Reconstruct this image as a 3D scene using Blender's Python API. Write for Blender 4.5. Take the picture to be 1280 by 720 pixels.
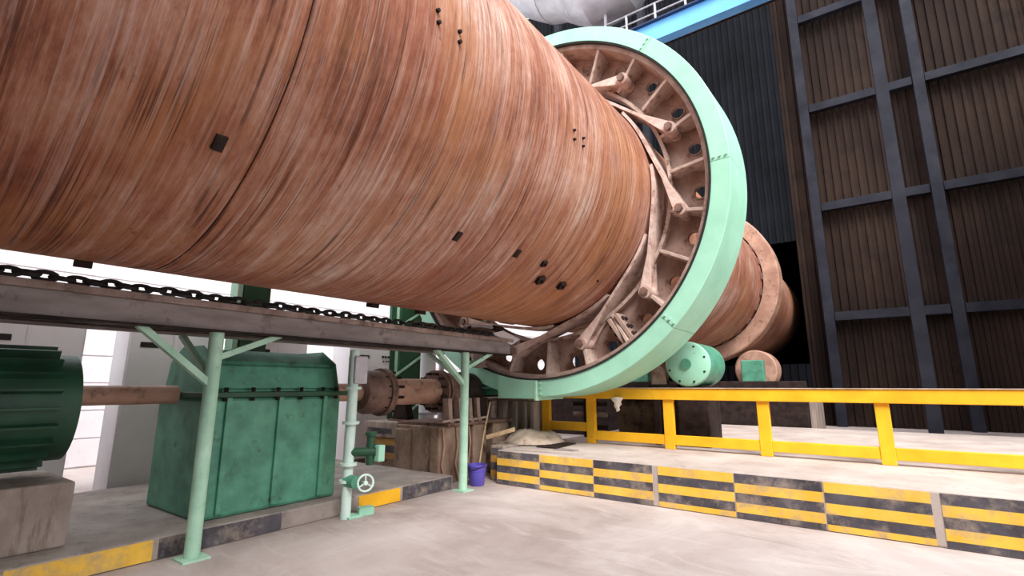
import bpy, bmesh, math, random
from mathutils import Vector, Matrix

for o in list(bpy.data.objects):
    bpy.data.objects.remove(o, do_unlink=True)
S = bpy.context.scene
COL = S.collection
rnd = random.Random(7)
PI = math.pi
def rad(a): return math.radians(a)

# ------------------------------------------------------------------ camera, sky, sun, exposure
# frame of the place: +Y runs along the kiln axis (away), X across it, ring gear front face at Y = 0
cam_d = bpy.data.cameras.new('camera')
cam_d.sensor_width = 36.0
cam_d.lens = 36.0 * 620 / 1280
cam_d.clip_end = 400
cam = bpy.data.objects.new('camera', cam_d)
COL.objects.link(cam)
cam.location = (4.962, -7.52, 1.6)
cam.rotation_euler = (rad(90 + 11.13), 0, rad(36.04))
S.camera = cam

w = bpy.data.worlds.new('overcast_sky')
S.world = w
w.use_nodes = True
bgn = w.node_tree.nodes['Background']
bgn.inputs[0].default_value = (0.93, 0.96, 1.0, 1)
bgn.inputs[1].default_value = 1.35

sun_d = bpy.data.lights.new('hazy_sun', 'SUN')
sun_d.energy = 3.0
sun_d.angle = rad(28)
sun_d.color = (1.0, 0.975, 0.95)
sun = bpy.data.objects.new('hazy_sun', sun_d)
COL.objects.link(sun)
sun.location = (12, -14, 18)
sun.rotation_euler = Vector((-0.52, 0.46, -0.70)).to_track_quat('-Z', 'Y').to_euler()

S.view_settings.view_transform = 'Standard'
S.view_settings.look = 'None'
S.view_settings.gamma = 1.0
S.view_settings.use_curve_mapping = False
S.view_settings.exposure = 0.8

# ------------------------------------------------------------------ materials
def lin(c):
    return tuple(((v / 255) / 12.92 if v / 255 <= 0.04045 else ((v / 255 + 0.055) / 1.055) ** 2.4) for v in c) + (1,)

class NT:
    def __init__(s, name):
        s.m = bpy.data.materials.new(name); s.m.use_nodes = True
        s.t = s.m.node_tree; s.b = s.t.nodes['Principled BSDF']
    def n(s, kind, **kw):
        nd = s.t.nodes.new(kind)
        for k, v in kw.items(): setattr(nd, k, v)
        return nd
    def l(s, a, b): s.t.links.new(a, b)
    def math(s, op, a, b=None):
        nd = s.n('ShaderNodeMath', operation=op)
        for i, v in enumerate((a, b)):
            if v is None: continue
            if isinstance(v, (int, float)): nd.inputs[i].default_value = v
            else: s.l(v, nd.inputs[i])
        return nd.outputs[0]
    def noise(s, vec, scale, detail=6, rough=0.6, dist=0.0):
        nd = s.n('ShaderNodeTexNoise')
        nd.inputs['Scale'].default_value = scale; nd.inputs['Detail'].default_value = detail
        nd.inputs['Roughness'].default_value = rough; nd.inputs['Distortion'].default_value = dist
        if vec is not None: s.l(vec, nd.inputs['Vector'])
        return nd.outputs['Fac']
    def ramp(s, fac, stops):
        nd = s.n('ShaderNodeValToRGB'); e = nd.color_ramp.elements
        while len(e) < len(stops): e.new(0.5)
        for i, (p, c) in enumerate(stops):
            e[i].position = p; e[i].color = c if len(c) == 4 else tuple(c) + (1,)
        s.l(fac, nd.inputs[0]); return nd.outputs[0]
    def mask(s, fac, a, b):
        nd = s.n('ShaderNodeMapRange'); nd.inputs[1].default_value = a; nd.inputs[2].default_value = b
        s.l(fac, nd.inputs[0]); return nd.outputs[0]
    def mix(s, fac, a, b, mode='MIX'):
        nd = s.n('ShaderNodeMix', data_type='RGBA', blend_type=mode)
        for i, v in ((0, fac), (6, a), (7, b)):
            if isinstance(v, (int, float)): nd.inputs[i].default_value = v
            elif isinstance(v, tuple): nd.inputs[i].default_value = v
            else: s.l(v, nd.inputs[i])
        return nd.outputs[2]
    def obj(s, scale=(1, 1, 1)):
        t = s.n('ShaderNodeTexCoord'); mp = s.n('ShaderNodeMapping'); mp.inputs['Scale'].default_value = scale
        s.l(t.outputs['Object'], mp.inputs[0]); return mp.outputs[0]
    def bump(s, h, strength, dist=0.02):
        nd = s.n('ShaderNodeBump'); nd.inputs['Strength'].default_value = strength; nd.inputs['Distance'].default_value = dist
        s.l(h, nd.inputs['Height']); s.l(nd.outputs[0], s.b.inputs['Normal'])

def pmat(name, c1, c2, scale=3.0, rough=0.75, metal=0.0, stretch=(1, 1, 1), rng=(0.35, 0.65), dirt=None, dirt_rng=(0.55, 0.68), dirt_scale=5.0, dirt_stretch=(1, 1, 1), bump=0.15, bscale=45):
    t = NT(name)
    f = t.noise(t.obj(stretch), scale)
    col = t.mix(t.mask(f, *rng), lin(c1), lin(c2))
    if dirt:
        d = t.noise(t.obj(dirt_stretch), dirt_scale, 8, 0.7)
        col = t.mix(t.mask(d, *dirt_rng), col, lin(dirt))
    t.l(col, t.b.inputs['Base Color'])
    t.b.inputs['Roughness'].default_value = rough
    t.b.inputs['Metallic'].default_value = metal
    if bump: t.bump(t.noise(t.obj(), bscale, 4), bump)
    return t.m

def dull(m, v=0.08):
    m.node_tree.nodes['Principled BSDF'].inputs['Specular IOR Level'].default_value = v
def kiln_material():
    t = NT('rusted_kiln_steel')
    tc = t.n('ShaderNodeTexCoord'); sp = t.n('ShaderNodeSeparateXYZ'); t.l(tc.outputs['Object'], sp.inputs[0])
    th = t.math('MULTIPLY', t.math('ARCTAN2', sp.outputs[2], sp.outputs[0]), 2.255)
    y = sp.outputs[1]
    def vec(a, b, off=0.0):
        c = t.n('ShaderNodeCombineXYZ')
        t.l(t.math('MULTIPLY', th, a), c.inputs[0]); t.l(t.math('MULTIPLY', y, b), c.inputs[1]); c.inputs[2].default_value = off
        return c.outputs[0]
    wob = t.noise(vec(0.8, 0.8, 9), 1.0, 3)
    fine = t.noise(vec(1.1, 18, 1), 1.0, 10, 0.68, 0.6)
    mid = t.noise(vec(0.45, 4.6, 4), 1.0, 9, 0.66, 0.8)
    big = t.noise(vec(0.55, 0.42, 7), 1.0, 5, 0.6, 0.4)
    grit = t.noise(vec(7, 16, 2), 1.0, 7, 0.78)
    a = t.math('ADD', t.math('MULTIPLY', fine, 0.38), t.math('MULTIPLY', mid, 0.40))
    a = t.math('ADD', a, t.math('MULTIPLY', big, 0.52))
    a = t.math('ADD', a, t.math('MULTIPLY', grit, 0.24))
    a = t.math('SUBTRACT', a, 0.27)
    base = t.ramp(a, [(0.30, lin((72, 38, 28))), (0.39, lin((120, 70, 50))), (0.47, lin((156, 100, 76))), (0.55, lin((180, 134, 114))), (0.66, lin((208, 180, 168)))])
    red = t.noise(vec(0.45, 0.8, 21), 1.0, 7, 0.68, 0.8)
    base = t.mix(t.math('MULTIPLY', t.mask(red, 0.48, 0.64), 0.6), base, lin((136, 72, 50)))
    pale = t.noise(vec(0.5, 22, 41), 1.0, 7, 0.7, 0.9)
    base = t.mix(t.math('MULTIPLY', t.mask(pale, 0.52, 0.70), 0.5), base, lin((212, 192, 186)))
    och = t.noise(vec(0.5, 0.5, 61), 1.0, 5, 0.6, 0.5)
    base = t.mix(t.math('MULTIPLY', t.mask(och, 0.46, 0.62), 0.55), base, lin((174, 116, 72)))
    # thin dark scoring lines around the shell, broken up along their length
    sc = t.noise(vec(0.3, 36, 33), 1.0, 3, 0.5, 1.4)
    brk = t.noise(vec(0.9, 2.0, 37), 1.0, 4, 0.6)
    base = t.mix(t.math('MULTIPLY', t.math('MULTIPLY', t.mask(sc, 0.54, 0.62), t.mask(brk, 0.40, 0.58)), 0.85), base, lin((74, 42, 34)))
    sc2 = t.noise(vec(0.3, 9, 53), 1.0, 6, 0.6, 0.9)
    base = t.mix(t.math('MULTIPLY', t.mask(sc2, 0.58, 0.74), 0.6), base, lin((92, 54, 42)))
    spk = t.noise(vec(5, 7, 71), 1.0, 5, 0.7)
    base = t.mix(t.math('MULTIPLY', t.mask(spk, 0.62, 0.72), 0.6), base, lin((88, 52, 40)))
    t.l(base, t.b.inputs['Base Color'])
    t.b.inputs['Roughness'].default_value = 0.72
    t.b.inputs['Specular IOR Level'].default_value = 0.3
    t.bump(t.math('ADD', t.math('MULTIPLY', fine, 0.7), t.math('MULTIPLY', grit, 0.3)), 0.35, 0.02)
    return t.m

def floor_material():
    t = NT('dusty_concrete_floor')
    a = t.noise(t.obj((1, 1, 1)), 0.55, 8, 0.62, 0.6)
    col = t.ramp(a, [(0.30, lin((156, 140, 134))), (0.48, lin((182, 167, 162))), (0.65, lin((200, 188, 184)))])
    st = t.noise(t.obj((0.5, 2.2, 1)), 0.8, 7, 0.65, 1.0)
    col = t.mix(t.math('MULTIPLY', t.mask(st, 0.56, 0.72), 0.55), col, lin((146, 128, 122)))
    lt = t.noise(t.obj((0.7, 1.6, 1)), 1.3, 8, 0.66, 1.2)
    col = t.mix(t.math('MULTIPLY', t.mask(lt, 0.52, 0.70), 0.4), col, lin((218, 208, 204)))
    sp = t.noise(t.obj((1, 1, 1)), 9, 8, 0.7)
    col = t.mix(t.math('MULTIPLY', t.mask(sp, 0.60, 0.72), 0.35), col, lin((140, 122, 112)))
    t.l(col, t.b.inputs['Base Color'])
    t.b.inputs['Roughness'].default_value = 0.8
    t.bump(t.noise(t.obj(), 30, 6), 0.12)
    return t.m

M = {}
M['kiln'] = kiln_material()
M['floor'] = floor_material()
M['web'] = pmat('dusty_gear_casting', (180, 154, 142), (146, 120, 108), 4, 0.8, dirt=(92, 62, 48), dirt_rng=(0.56, 0.72), bump=0.3)
M['rib'] = pmat('gear_rib_steel', (200, 178, 166), (170, 144, 132), 5, 0.8, dirt=(104, 72, 58), bump=0.25)
M['plate'] = pmat('spring_plate_steel', (222, 196, 184), (186, 154, 142), 3, 0.75, stretch=(1, 1, 2), dirt=(122, 82, 64), dirt_rng=(0.52, 0.7), bump=0.25)
M['darksteel'] = pmat('dark_oily_steel', (58, 46, 42), (36, 30, 30), 6, 0.6, bump=0.25)
M['seal'] = pmat('black_rubber_seal', (40, 38, 36), (24, 24, 24), 9, 0.8, bump=0.3)
M['mint'] = pmat('mint_green_paint', (166, 220, 194), (150, 206, 178), 1.6, 0.5, dirt=(92, 110, 92), dirt_rng=(0.66, 0.78), dirt_scale=7, bump=0.06)
M['mintpost'] = pmat('mint_green_post_paint', (190, 228, 204), (160, 204, 178), 3, 0.55, dirt=(120, 104, 84), dirt_rng=(0.60, 0.72), dirt_scale=6, bump=0.1)
M['green'] = pmat('dark_green_paint', (36, 84, 56), (26, 62, 44), 2, 0.55, dirt=(70, 80, 62), dirt_rng=(0.62, 0.76), bump=0.1)
M['teal'] = pmat('blue_green_housing_paint', (100, 168, 140), (70, 130, 106), 3, 0.5, dirt=(60, 66, 58), dirt_rng=(0.58, 0.74), bump=0.1)
M['beam'] = pmat('sooty_grey_beam_steel', (158, 148, 146), (130, 120, 118), 3, 0.7, stretch=(2, 0.5, 2), dirt=(98, 84, 78), dirt_rng=(0.56, 0.72), bump=0.2)
M['deck'] = pmat('dusty_deck_plate', (168, 148, 140), (128, 108, 100), 4, 0.8, dirt=(80, 62, 56), bump=0.25)
M['shaft'] = pmat('rust_brown_shaft_steel', (196, 156, 136), (162, 122, 104), 2.5, 0.6, stretch=(1, 0.5, 1), dirt=(92, 62, 50), dirt_rng=(0.55, 0.72), bump=0.2)
M['flange'] = pmat('dark_brown_coupling_steel', (136, 106, 94), (98, 74, 66), 4, 0.6, dirt=(50, 36, 32), bump=0.25)
M['conc'] = pmat('stained_concrete', (184, 168, 158), (146, 130, 120), 2.4, 0.85, stretch=(1, 1, 0.5), dirt=(112, 92, 80), dirt_rng=(0.52, 0.7), dirt_scale=3.5, dirt_stretch=(2, 2, 0.4), bump=0.3)
M['rustconc'] = pmat('oil_stained_pedestal_concrete', (168, 144, 126), (122, 98, 82), 3.0, 0.8, stretch=(1, 1, 0.7), dirt=(84, 60, 48), dirt_rng=(0.54, 0.70), dirt_scale=4, dirt_stretch=(1.4, 1.4, 0.6), bump=0.4)
M['plinth'] = pmat('grey_plinth_concrete', (176, 164, 156), (140, 128, 122), 1.8, 0.85, dirt=(108, 96, 92), dirt_rng=(0.56, 0.72), bump=0.2)
M['kerbtop'] = pmat('dusty_kerb_concrete', (198, 184, 176), (174, 158, 150), 1.5, 0.9, dirt=(150, 128, 116), dirt_rng=(0.58, 0.75), bump=0.2)
M['dust'] = pmat('cement_dust', (206, 188, 172), (172, 152, 134), 4, 0.95, dirt=(134, 110, 92), dirt_rng=(0.58, 0.72), bump=0.5, bscale=25)
M['yellow'] = pmat('yellow_rail_paint', (252, 190, 36), (236, 166, 20), 2, 0.5, dirt=(150, 100, 40), dirt_rng=(0.66, 0.78), bump=0.08)
M['yline'] = pmat('worn_yellow_line_paint', (250, 202, 84), (236, 182, 56), 3, 0.75, dirt=(184, 160, 126), dirt_rng=(0.48, 0.70), dirt_scale=4, bump=0.15)
M['bline'] = pmat('worn_black_line_paint', (100, 96, 102), (72, 68, 72), 3, 0.75, dirt=(160, 144, 132), dirt_rng=(0.48, 0.70), dirt_scale=4, bump=0.15)
M['ydull'] = pmat('dull_dusty_yellow_paint', (200, 152, 74), (164, 122, 66), 3, 0.8, dirt=(120, 94, 72), bump=0.15)
M['purple'] = pmat('violet_plastic', (104, 92, 196), (84, 74, 168), 2, 0.4, dirt=(150, 140, 150), dirt_rng=(0.64, 0.8), bump=0.03)
M['wood'] = pmat('weathered_wood', (206, 178, 140), (164, 134, 100), 5, 0.8, stretch=(1, 6, 6), bump=0.2)
M['white'] = pmat('white_cladding_paint', (244, 240, 242), (230, 226, 230), 0.8, 0.6, dirt=(206, 198, 200), dirt_rng=(0.6, 0.8), bump=0.03)
M['cabwhite'] = pmat('white_cabinet_paint', (240, 238, 242), (226, 224, 228), 1.0, 0.45, bump=0.02)
M['black'] = pmat('black_print', (34, 32, 34), (24, 22, 24), 5, 0.6, bump=0)
M['tank'] = pmat('brown_oil_tank_paint', (98, 82, 66), (60, 48, 42), 1.6, 0.55, dirt=(34, 28, 28), dirt_rng=(0.5, 0.66), bump=0.15)
M['cloth'] = pmat('white_cotton_rag', (240, 230, 220), (218, 204, 192), 8, 0.9, bump=0.2)
M['silver'] = pmat('silver_lagging_sheet', (196, 194, 200), (156, 152, 160), 0.9, 0.45, 0.25, dirt=(120, 112, 116), dirt_rng=(0.6, 0.76), dirt_scale=1.2, bump=0.15, bscale=6)
M['blue'] = pmat('light_blue_girder_paint', (112, 182, 240), (92, 160, 224), 0.8, 0.5, bump=0.04)
M['navy'] = pmat('dark_blue_edge_paint', (26, 44, 84), (18, 32, 64), 2, 0.5, bump=0.04)
M['railgrey'] = pmat('galvanised_rail_steel', (200, 196, 204), (170, 166, 174), 3, 0.5, 0.2, bump=0.05)
M['shed'] = pmat('dark_shed_cladding', (24, 26, 32), (14, 15, 19), 0.5, 0.7, dirt=(34, 30, 30), dirt_rng=(0.6, 0.8), dirt_scale=0.6, bump=0.1)
M['shedbrown'] = pmat('brown_shed_cladding', (58, 44, 38), (38, 29, 26), 0.5, 0.75, stretch=(1, 1, 0.3), dirt=(30, 26, 25), dirt_rng=(0.5, 0.75), dirt_scale=0.8, bump=0.1)
M['shedsteel'] = pmat('dark_shed_frame_steel', (52, 52, 60), (36, 36, 44), 1, 0.6, bump=0.1)

for k in ('shed', 'shedbrown', 'shedsteel', 'bline', 'tank', 'darksteel'): dull(M[k])
for k in ('web', 'rib', 'plate', 'rustconc', 'conc', 'floor', 'kerbtop', 'dust', 'beam', 'shaft', 'flange'): dull(M[k], 0.25)
M['palemint'] = pmat('pale_mint_pipe_paint', (222, 240, 232), (200, 226, 214), 3, 0.5, dirt=(150, 160, 140), dirt_rng=(0.62, 0.76), bump=0.05)
# ------------------------------------------------------------------ mesh helpers
def props(o, label=None, cat=None, group=None, kind=None):
    if label: o['label'] = label
    if cat: o['category'] = cat
    if group: o['group'] = group
    if kind: o['kind'] = kind
    return o

def root(name, label, cat, loc=(0, 0, 0), rot=(0, 0, 0), group=None, kind=None):
    o = bpy.data.objects.new(name, None); o.empty_display_size = 0.2
    COL.objects.link(o); o.location = loc; o.rotation_euler = rot
    return props(o, label, cat, group, kind)

def place(me, name, parent=None, mat=None, loc=(0, 0, 0), rot=(0, 0, 0)):
    o = bpy.data.objects.new(name, me); COL.objects.link(o)
    o.location = loc; o.rotation_euler = rot
    if parent: o.parent = parent
    return o

class MB:
    def __init__(s): s.v = []; s.f = []; s.sm = []
    def add(s, vs, fs, smooth=False):
        b = len(s.v); s.v += [tuple(v) for v in vs]; s.f += [tuple(b + i for i in f) for f in fs]; s.sm += [smooth] * len(fs)
        return s
    def box(s, x0, x1, y0, y1, z0, z1):
        vs = [(x, y, z) for z in (z0, z1) for y in (y0, y1) for x in (x0, x1)]
        return s.add(vs, [(0, 2, 3, 1), (4, 5, 7, 6), (0, 1, 5, 4), (2, 6, 7, 3), (0, 4, 6, 2), (1, 3, 7, 5)])
    def bar(s, p0, p1, w, h, up=(0, 0, 1)):
        p0 = Vector(p0); p1 = Vector(p1); d = (p1 - p0).normalized(); u = Vector(up)
        if abs(d.dot(u)) > 0.95: u = Vector((1, 0, 0))
        a = d.cross(u).normalized() * w / 2; b = a.cross(d).normalized() * h / 2
        vs = [p + i * a + j * b for p in (p0, p1) for i, j in ((-1, -1), (1, -1), (1, 1), (-1, 1))]
        return s.add(vs, [(3, 2, 1, 0), (4, 5, 6, 7), (0, 1, 5, 4), (1, 2, 6, 5), (2, 3, 7, 6), (3, 0, 4, 7)])
    def cyl(s, p0, p1, r0, r1=None, n=20, caps=True):
        r1 = r0 if r1 is None else r1
        p0 = Vector(p0); p1 = Vector(p1); d = (p1 - p0).normalized()
        u = Vector((0, 0, 1)) if abs(d.z) < 0.9 else Vector((1, 0, 0))
        a = d.cross(u).normalized(); b = d.cross(a).normalized()
        vs = [p + r * (math.cos(2 * PI * i / n) * a + math.sin(2 * PI * i / n) * b) for p, r in ((p0, r0), (p1, r1)) for i in range(n)]
        s.add(vs, [(i, (i + 1) % n, n + (i + 1) % n, n + i) for i in range(n)], True)
        if caps: s.add(vs, [tuple(range(n - 1, -1, -1)), tuple(range(n, 2 * n))])
        return s
    def lathe(s, prof, n=32, axis='Z', c=(0, 0, 0), closed=False, a0=0.0, a1=2 * PI, smooth=True):
        full = abs(a1 - a0 - 2 * PI) < 1e-6; m = n if full else n + 1
        vs = []
        for i in range(m):
            t = a0 + (a1 - a0) * i / n
            for r, h in prof:
                if axis == 'Z': vs.append((c[0] + r * math.cos(t), c[1] + r * math.sin(t), c[2] + h))
                else: vs.append((c[0] + r * math.cos(t), c[1] + h, c[2] + r * math.sin(t)))
        k = len(prof); fs = []
        for i in range(n):
            j = (i + 1) % m
            for q in range(k if closed else k - 1):
                q2 = (q + 1) % k
                fs.append((i * k + q, j * k + q, j * k + q2, i * k + q2))
        s.add(vs, fs, smooth)
        if closed and not full:
            s.add(vs, [tuple(range(k)), tuple((m - 1) * k + q for q in range(k - 1, -1, -1))])
        return s
    def prism_y(s, pts, y0, y1, smooth=False):
        n = len(pts); vs = [(x, y, z) for y in (y0, y1) for x, z in pts]
        s.add(vs, [(i, (i + 1) % n, n + (i + 1) % n, n + i) for i in range(n)], smooth)
        return s.add(vs, [tuple(range(n - 1, -1, -1)), tuple(range(n, 2 * n))])
    def prism_z(s, pts, z0, z1):
        n = len(pts); vs = [(x, y, z) for z in (z0, z1) for x, y in pts]
        s.add(vs, [(i, (i + 1) % n, n + (i + 1) % n, n + i) for i in range(n)])
        return s.add(vs, [tuple(range(n - 1, -1, -1)), tuple(range(n, 2 * n))])
    def tube(s, pts, r, n=10, caps=True):
        pts = [Vector(p) for p in pts]; rs = r if isinstance(r, (list, tuple)) else [r] * len(pts)
        prev = None; vs = []
        for i, p in enumerate(pts):
            d = (pts[min(i + 1, len(pts) - 1)] - pts[max(i - 1, 0)]).normalized()
            if prev is None:
                u = Vector((0, 0, 1)) if abs(d.z) < 0.9 else Vector((1, 0, 0)); a = d.cross(u).normalized()
            else: a = (prev - d * prev.dot(d)).normalized()
            prev = a; b = d.cross(a)
            vs += [p + rs[i] * (math.cos(2 * PI * k / n) * a + math.sin(2 * PI * k / n) * b) for k in range(n)]
        m = len(pts)
        s.add(vs, [(i * n + k, i * n + (k + 1) % n, (i + 1) * n + (k + 1) % n, (i + 1) * n + k) for i in range(m - 1) for k in range(n)], True)
        if caps: s.add(vs, [tuple(range(n - 1, -1, -1)), tuple((m - 1) * n + k for k in range(n))])
        return s
    def mesh(s, name, mat, bevel=0.0, off=(0, 0, 0)):
        me = bpy.data.meshes.new(name)
        me.from_pydata([(v[0] - off[0], v[1] - off[1], v[2] - off[2]) for v in s.v], [], s.f)
        for p, q in zip(me.polygons, s.sm): p.use_smooth = q
        bm = bmesh.new(); bm.from_mesh(me)
        if not bevel: bmesh.ops.remove_doubles(bm, verts=bm.verts, dist=1e-5)
        bmesh.ops.recalc_face_normals(bm, faces=bm.faces)
        if bevel:
            bmesh.ops.remove_doubles(bm, verts=bm.verts, dist=1e-5)
            ed = [e for e in bm.edges if len(e.link_faces) == 2 and e.calc_face_angle(0) > 0.6]
            bmesh.ops.bevel(bm, geom=ed, offset=bevel, segments=2, profile=0.5, affect='EDGES', clamp_overlap=True)
        else:
            for e in bm.edges:
                if len(e.link_faces) == 2 and e.calc_face_angle(0) > 0.6: e.smooth = False
        bm.to_mesh(me); bm.free()
        me.materials.append(mat)
        return me
    def build(s, name, mat, parent=None, bevel=0.0, local=False, label=None, cat=None, group=None, kind=None, origin=None):
        off = (0, 0, 0); loc = (0, 0, 0)
        if parent and not local:
            off = parent.matrix_basis.translation if parent.type == 'EMPTY' else ROOTS[parent.name]
        if origin is not None: off = origin; loc = origin
        me = s.mesh(name, mat if not isinstance(mat, str) else M[mat], bevel, off)
        o = place(me, name, parent)
        if origin is not None: o.location = loc
        ROOTS[o.name] = tuple(off)
        return props(o, label, cat, group, kind)
ROOTS = {}
def polar(r, a): return (r * math.cos(rad(a)), r * math.sin(rad(a)))

# ------------------------------------------------------------------ the setting: floor, walls
b = MB(); b.box(-30, 30, -40, 40, -0.3, 0.0)
b.build('floor', 'floor', label='dusty pinkish grey concrete floor', kind='structure')

# white clad building on the far side of the kiln, boards as pieces
wl = root('wall_left', 'white clad wall glaring in daylight behind the drive shaft', None, (-8, 0, 0), kind='structure')
b = MB(); b.box(-8.2, -8.03, -24, 16, 0, 6.6); b.build('backing', 'white', wl)
board = MB(); board.box(0, 0.03, 0, 40, 0, 0.52)
bme = board.mesh('cladding_board', M['white'], 0.006)
for i in range(12):
    place(bme, 'cladding_board', wl, loc=(-0.03, -24, 0.03 + i * 0.545))

# dark steel shed at the far end: wall with an opening for the kiln
wb = root('wall_back', 'dark corrugated shed wall behind the ring', None, (0, 17, 0), kind='structure')
def corrug(x0, x1, z0, z1, y, pitch=0.3, dep=0.06):
    m = MB(); n = int((x1 - x0) / pitch); pts = []
    for i in range(n + 1):
        x = x0 + (x1 - x0) * i / n
        for k, d in ((0, 0), (0.4, 0), (0.5, dep), (0.9, dep)):
            if i == n and k: break
            pts.append((x + k * pitch, y - d))
    k = len(pts); vs = [(x, yy, z) for z in (z0, z1) for x, yy in pts] + [(x, y + 0.05, z) for z in (z0, z1) for x, yy in pts]
    m.add(vs, [(i, i + 1, k + i + 1, k + i) for i in range(k - 1)] + [(2 * k + i, 3 * k + i, 3 * k + i + 1, 2 * k + i + 1) for i in range(k - 1)])
    return m
corrug(-20, -2.7, 0, 26, 17).build('wall_panel', 'shed', wb)
corrug(-2.7, 2.7, 7.9, 26, 17).build('wall_panel', 'shed', wb)
corrug(-2.7, 2.7, 0, 2.5, 17).build('wall_panel', 'shed', wb)
corrug(2.7, 24, 0, 26, 17).build('wall_panel', 'shedbrown', wb)
for x in (-9, -3.6, 3.6, 7.6, 11.6, 15.6):
    m = MB(); m.box(x - 0.18, x + 0.18, 16.45, 16.85, 0, 26); m.build('column', 'shedsteel', wb, 0.01)
for z in (4.2, 8.9, 13.5, 18.0):
    for x0, x1 in ((3.8, 7.4), (7.8, 11.4), (11.8, 15.4)):
        m = MB(); m.box(x0, x1, 16.5, 16.8, z, z + 0.35); m.build('girt', 'shedsteel', wb, 0.01)
# side shed to the right
wr = root('wall_right', 'dark brown corrugated shed wall along the right', None, (13, 0, 0), kind='structure')
def corrug_y(y0, y1, z0, z1, x, pitch=0.3, dep=0.06):
    m = MB(); n = int((y1 - y0) / pitch); pts = []
    for i in range(n):
        yy = y0 + i * pitch
        for k, d in ((0, 0), (0.4, 0), (0.5, dep), (0.9, dep)): pts.append((x - d, yy + k * pitch))
    k = len(pts); vs = [(a, c, z) for z in (z0, z1) for a, c in pts] + [(x + 0.05, c, z) for z in (z0, z1) for a, c in pts]
    m.add(vs, [(i, i + 1, k + i + 1, k + i) for i in range(k - 1)] + [(2 * k + i, 3 * k + i, 3 * k + i + 1, 2 * k + i + 1) for i in range(k - 1)])
    return m
corrug_y(2, 16.8, 0, 14, 13).build('wall_panel', 'shedbrown', wr)

# inside of the far shed, and an unseen roof and block added to shade the left
fs_ = root('wall_front', 'dark far shed interior behind the kiln opening', None, (0, 22, 0), kind='structure')
m = MB(); m.box(-9, 9, 26, 26.2, 0, 14); m.build('end_wall', 'shed', fs_)
for x in (-9.2, 9): 
    m = MB(); m.box(x, x + 0.2, 17.1, 26, 0, 14); m.build('side_wall', 'shed', fs_)
m = MB(); m.box(-9.2, 9.2, 17.1, 26.2, 14, 14.2); m.build('shed_roof', 'shed', fs_)
ks = root('shade_roof', 'added steel roof out of view behind the camera, shading the left', None, (2, -14, 0), kind='structure')  # roof never in view, added to keep light off the kiln's left part
m = MB(); m.box(-9, 14, -24, -11.5, 10.0, 10.25); m.build('shade_roof_deck', 'shedbrown', ks)
m = MB(); m.box(-9, 14, -24.2, -24, 0, 10.25); m.build('end_wall', 'shedbrown', ks)
for y in (-23.5, -19.5, -15.5, -11.8):
    m = MB(); m.box(-9, 14, y - 0.12, y + 0.12, 9.6, 10.0); m.build('rafter', 'shedsteel', ks)
sr = root('shade_block', 'added brown block out of view beside the camera, shading the left', None, (10, -14, 0), kind='structure')  # unseen block, added to hold sun and sky back from the left
m = MB(); m.box(8.6, 14, -24, -6.6, 0, 7.5); m.build('shade_block_body', 'shedbrown', sr)

# ------------------------------------------------------------------ rotary kiln
AX = (0, 0, 4.94); SL = 0.013; R = 2.255
kiln = root('rotary_kiln', 'huge rust streaked steel kiln cylinder running through the green ring', 'kiln', AX, (SL, 0, 0))
ys = [-18, -14.6, -11.6, -9.1, -5.95, -3.12, 0.9, 4.4, 8.2, 12.2, 16.0, 20.0]
for i in range(len(ys) - 1):
    y0, y1 = ys[i] + 0.005, ys[i + 1] - 0.005
    m = MB(); m.lathe([(R - 0.05, y0), (R - 0.004, y0), (R, y0 + 0.004), (R, y1 - 0.004), (R - 0.004, y1), (R - 0.05, y1)], 160, 'Y', closed=True)
    m.build('shell_course', 'kiln', kiln, local=True)
for y in ys[1:-1]:
    m = MB(); m.lathe([(R - 0.03, y - 0.012), (R - 0.010, y - 0.011), (R - 0.008, y), (R - 0.010, y + 0.011), (R - 0.03, y + 0.012)], 160, 'Y', closed=True)
    m.build('weld_seam', 'darksteel', kiln, local=True)
# square nuts with a dark hole, and small studs in pairs
def surf(a, y, lift=0.0):
    x, z = polar(R + lift, a); return (x, y, z)
nut = MB()
for sx, sy, ex, ey in ((-1, -1, 1, -0.45), (-1, 0.45, 1, 1), (-1, -0.45, -0.45, 0.45), (0.45, -0.45, 1, 0.45)):
    nut.box(sx * 0.06, ex * 0.06, sy * 0.06, ey * 0.06, -0.01, 0.055)
nut.box(-0.025, 0.025, -0.025, 0.025, -0.01, 0.03)
nut_me = nut.mesh('square_nut', M['darksteel'])
patch = MB(); patch.box(-0.06, 0.06, -0.038, 0.038, -0.01, 0.018)
patch_me = patch.mesh('scorched_pad', M['darksteel'], 0.006)
stud = MB(); stud.cyl((0, 0, -0.01), (0, 0, 0.03), 0.022, 0.016, 8)
stud_me = stud.mesh('stud', M['darksteel'])
def on_shell(me, name, a, y, spin=0.0, sc=1.0):
    x, yy, z = surf(a, y)
    o = place(me, name, kiln, loc=(x, yy, z))
    n = Vector((math.cos(rad(a)), 0, math.sin(rad(a)))); t = Vector((0, 1, 0)); u = t.cross(n)
    mtx = Matrix((u, t, n)).transposed() @ Matrix.Rotation(rad(spin), 3, 'Z')
    o.rotation_euler = mtx.to_euler(); o.scale = (sc, sc, sc)
for a, y, sp, sc in ((-48.7, -2.05, 20, 0.7), (-55.2, -1.84, 25, 1.0), (-55.0, -1.27, 15, 1.0), (-100, -3.35, 0, 1.0), (-101, -2.45, 10, 1.0), (-98, -6.4, 10, 1.0)):
    on_shell(nut_me, 'square_nut', a, y, sp, sc)
for a, y in ((-49.4, -3.74), (-48.5, -2.67), (-47, -6.2)):
    on_shell(patch_me, 'scorched_pad', a, y, 0)
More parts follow.
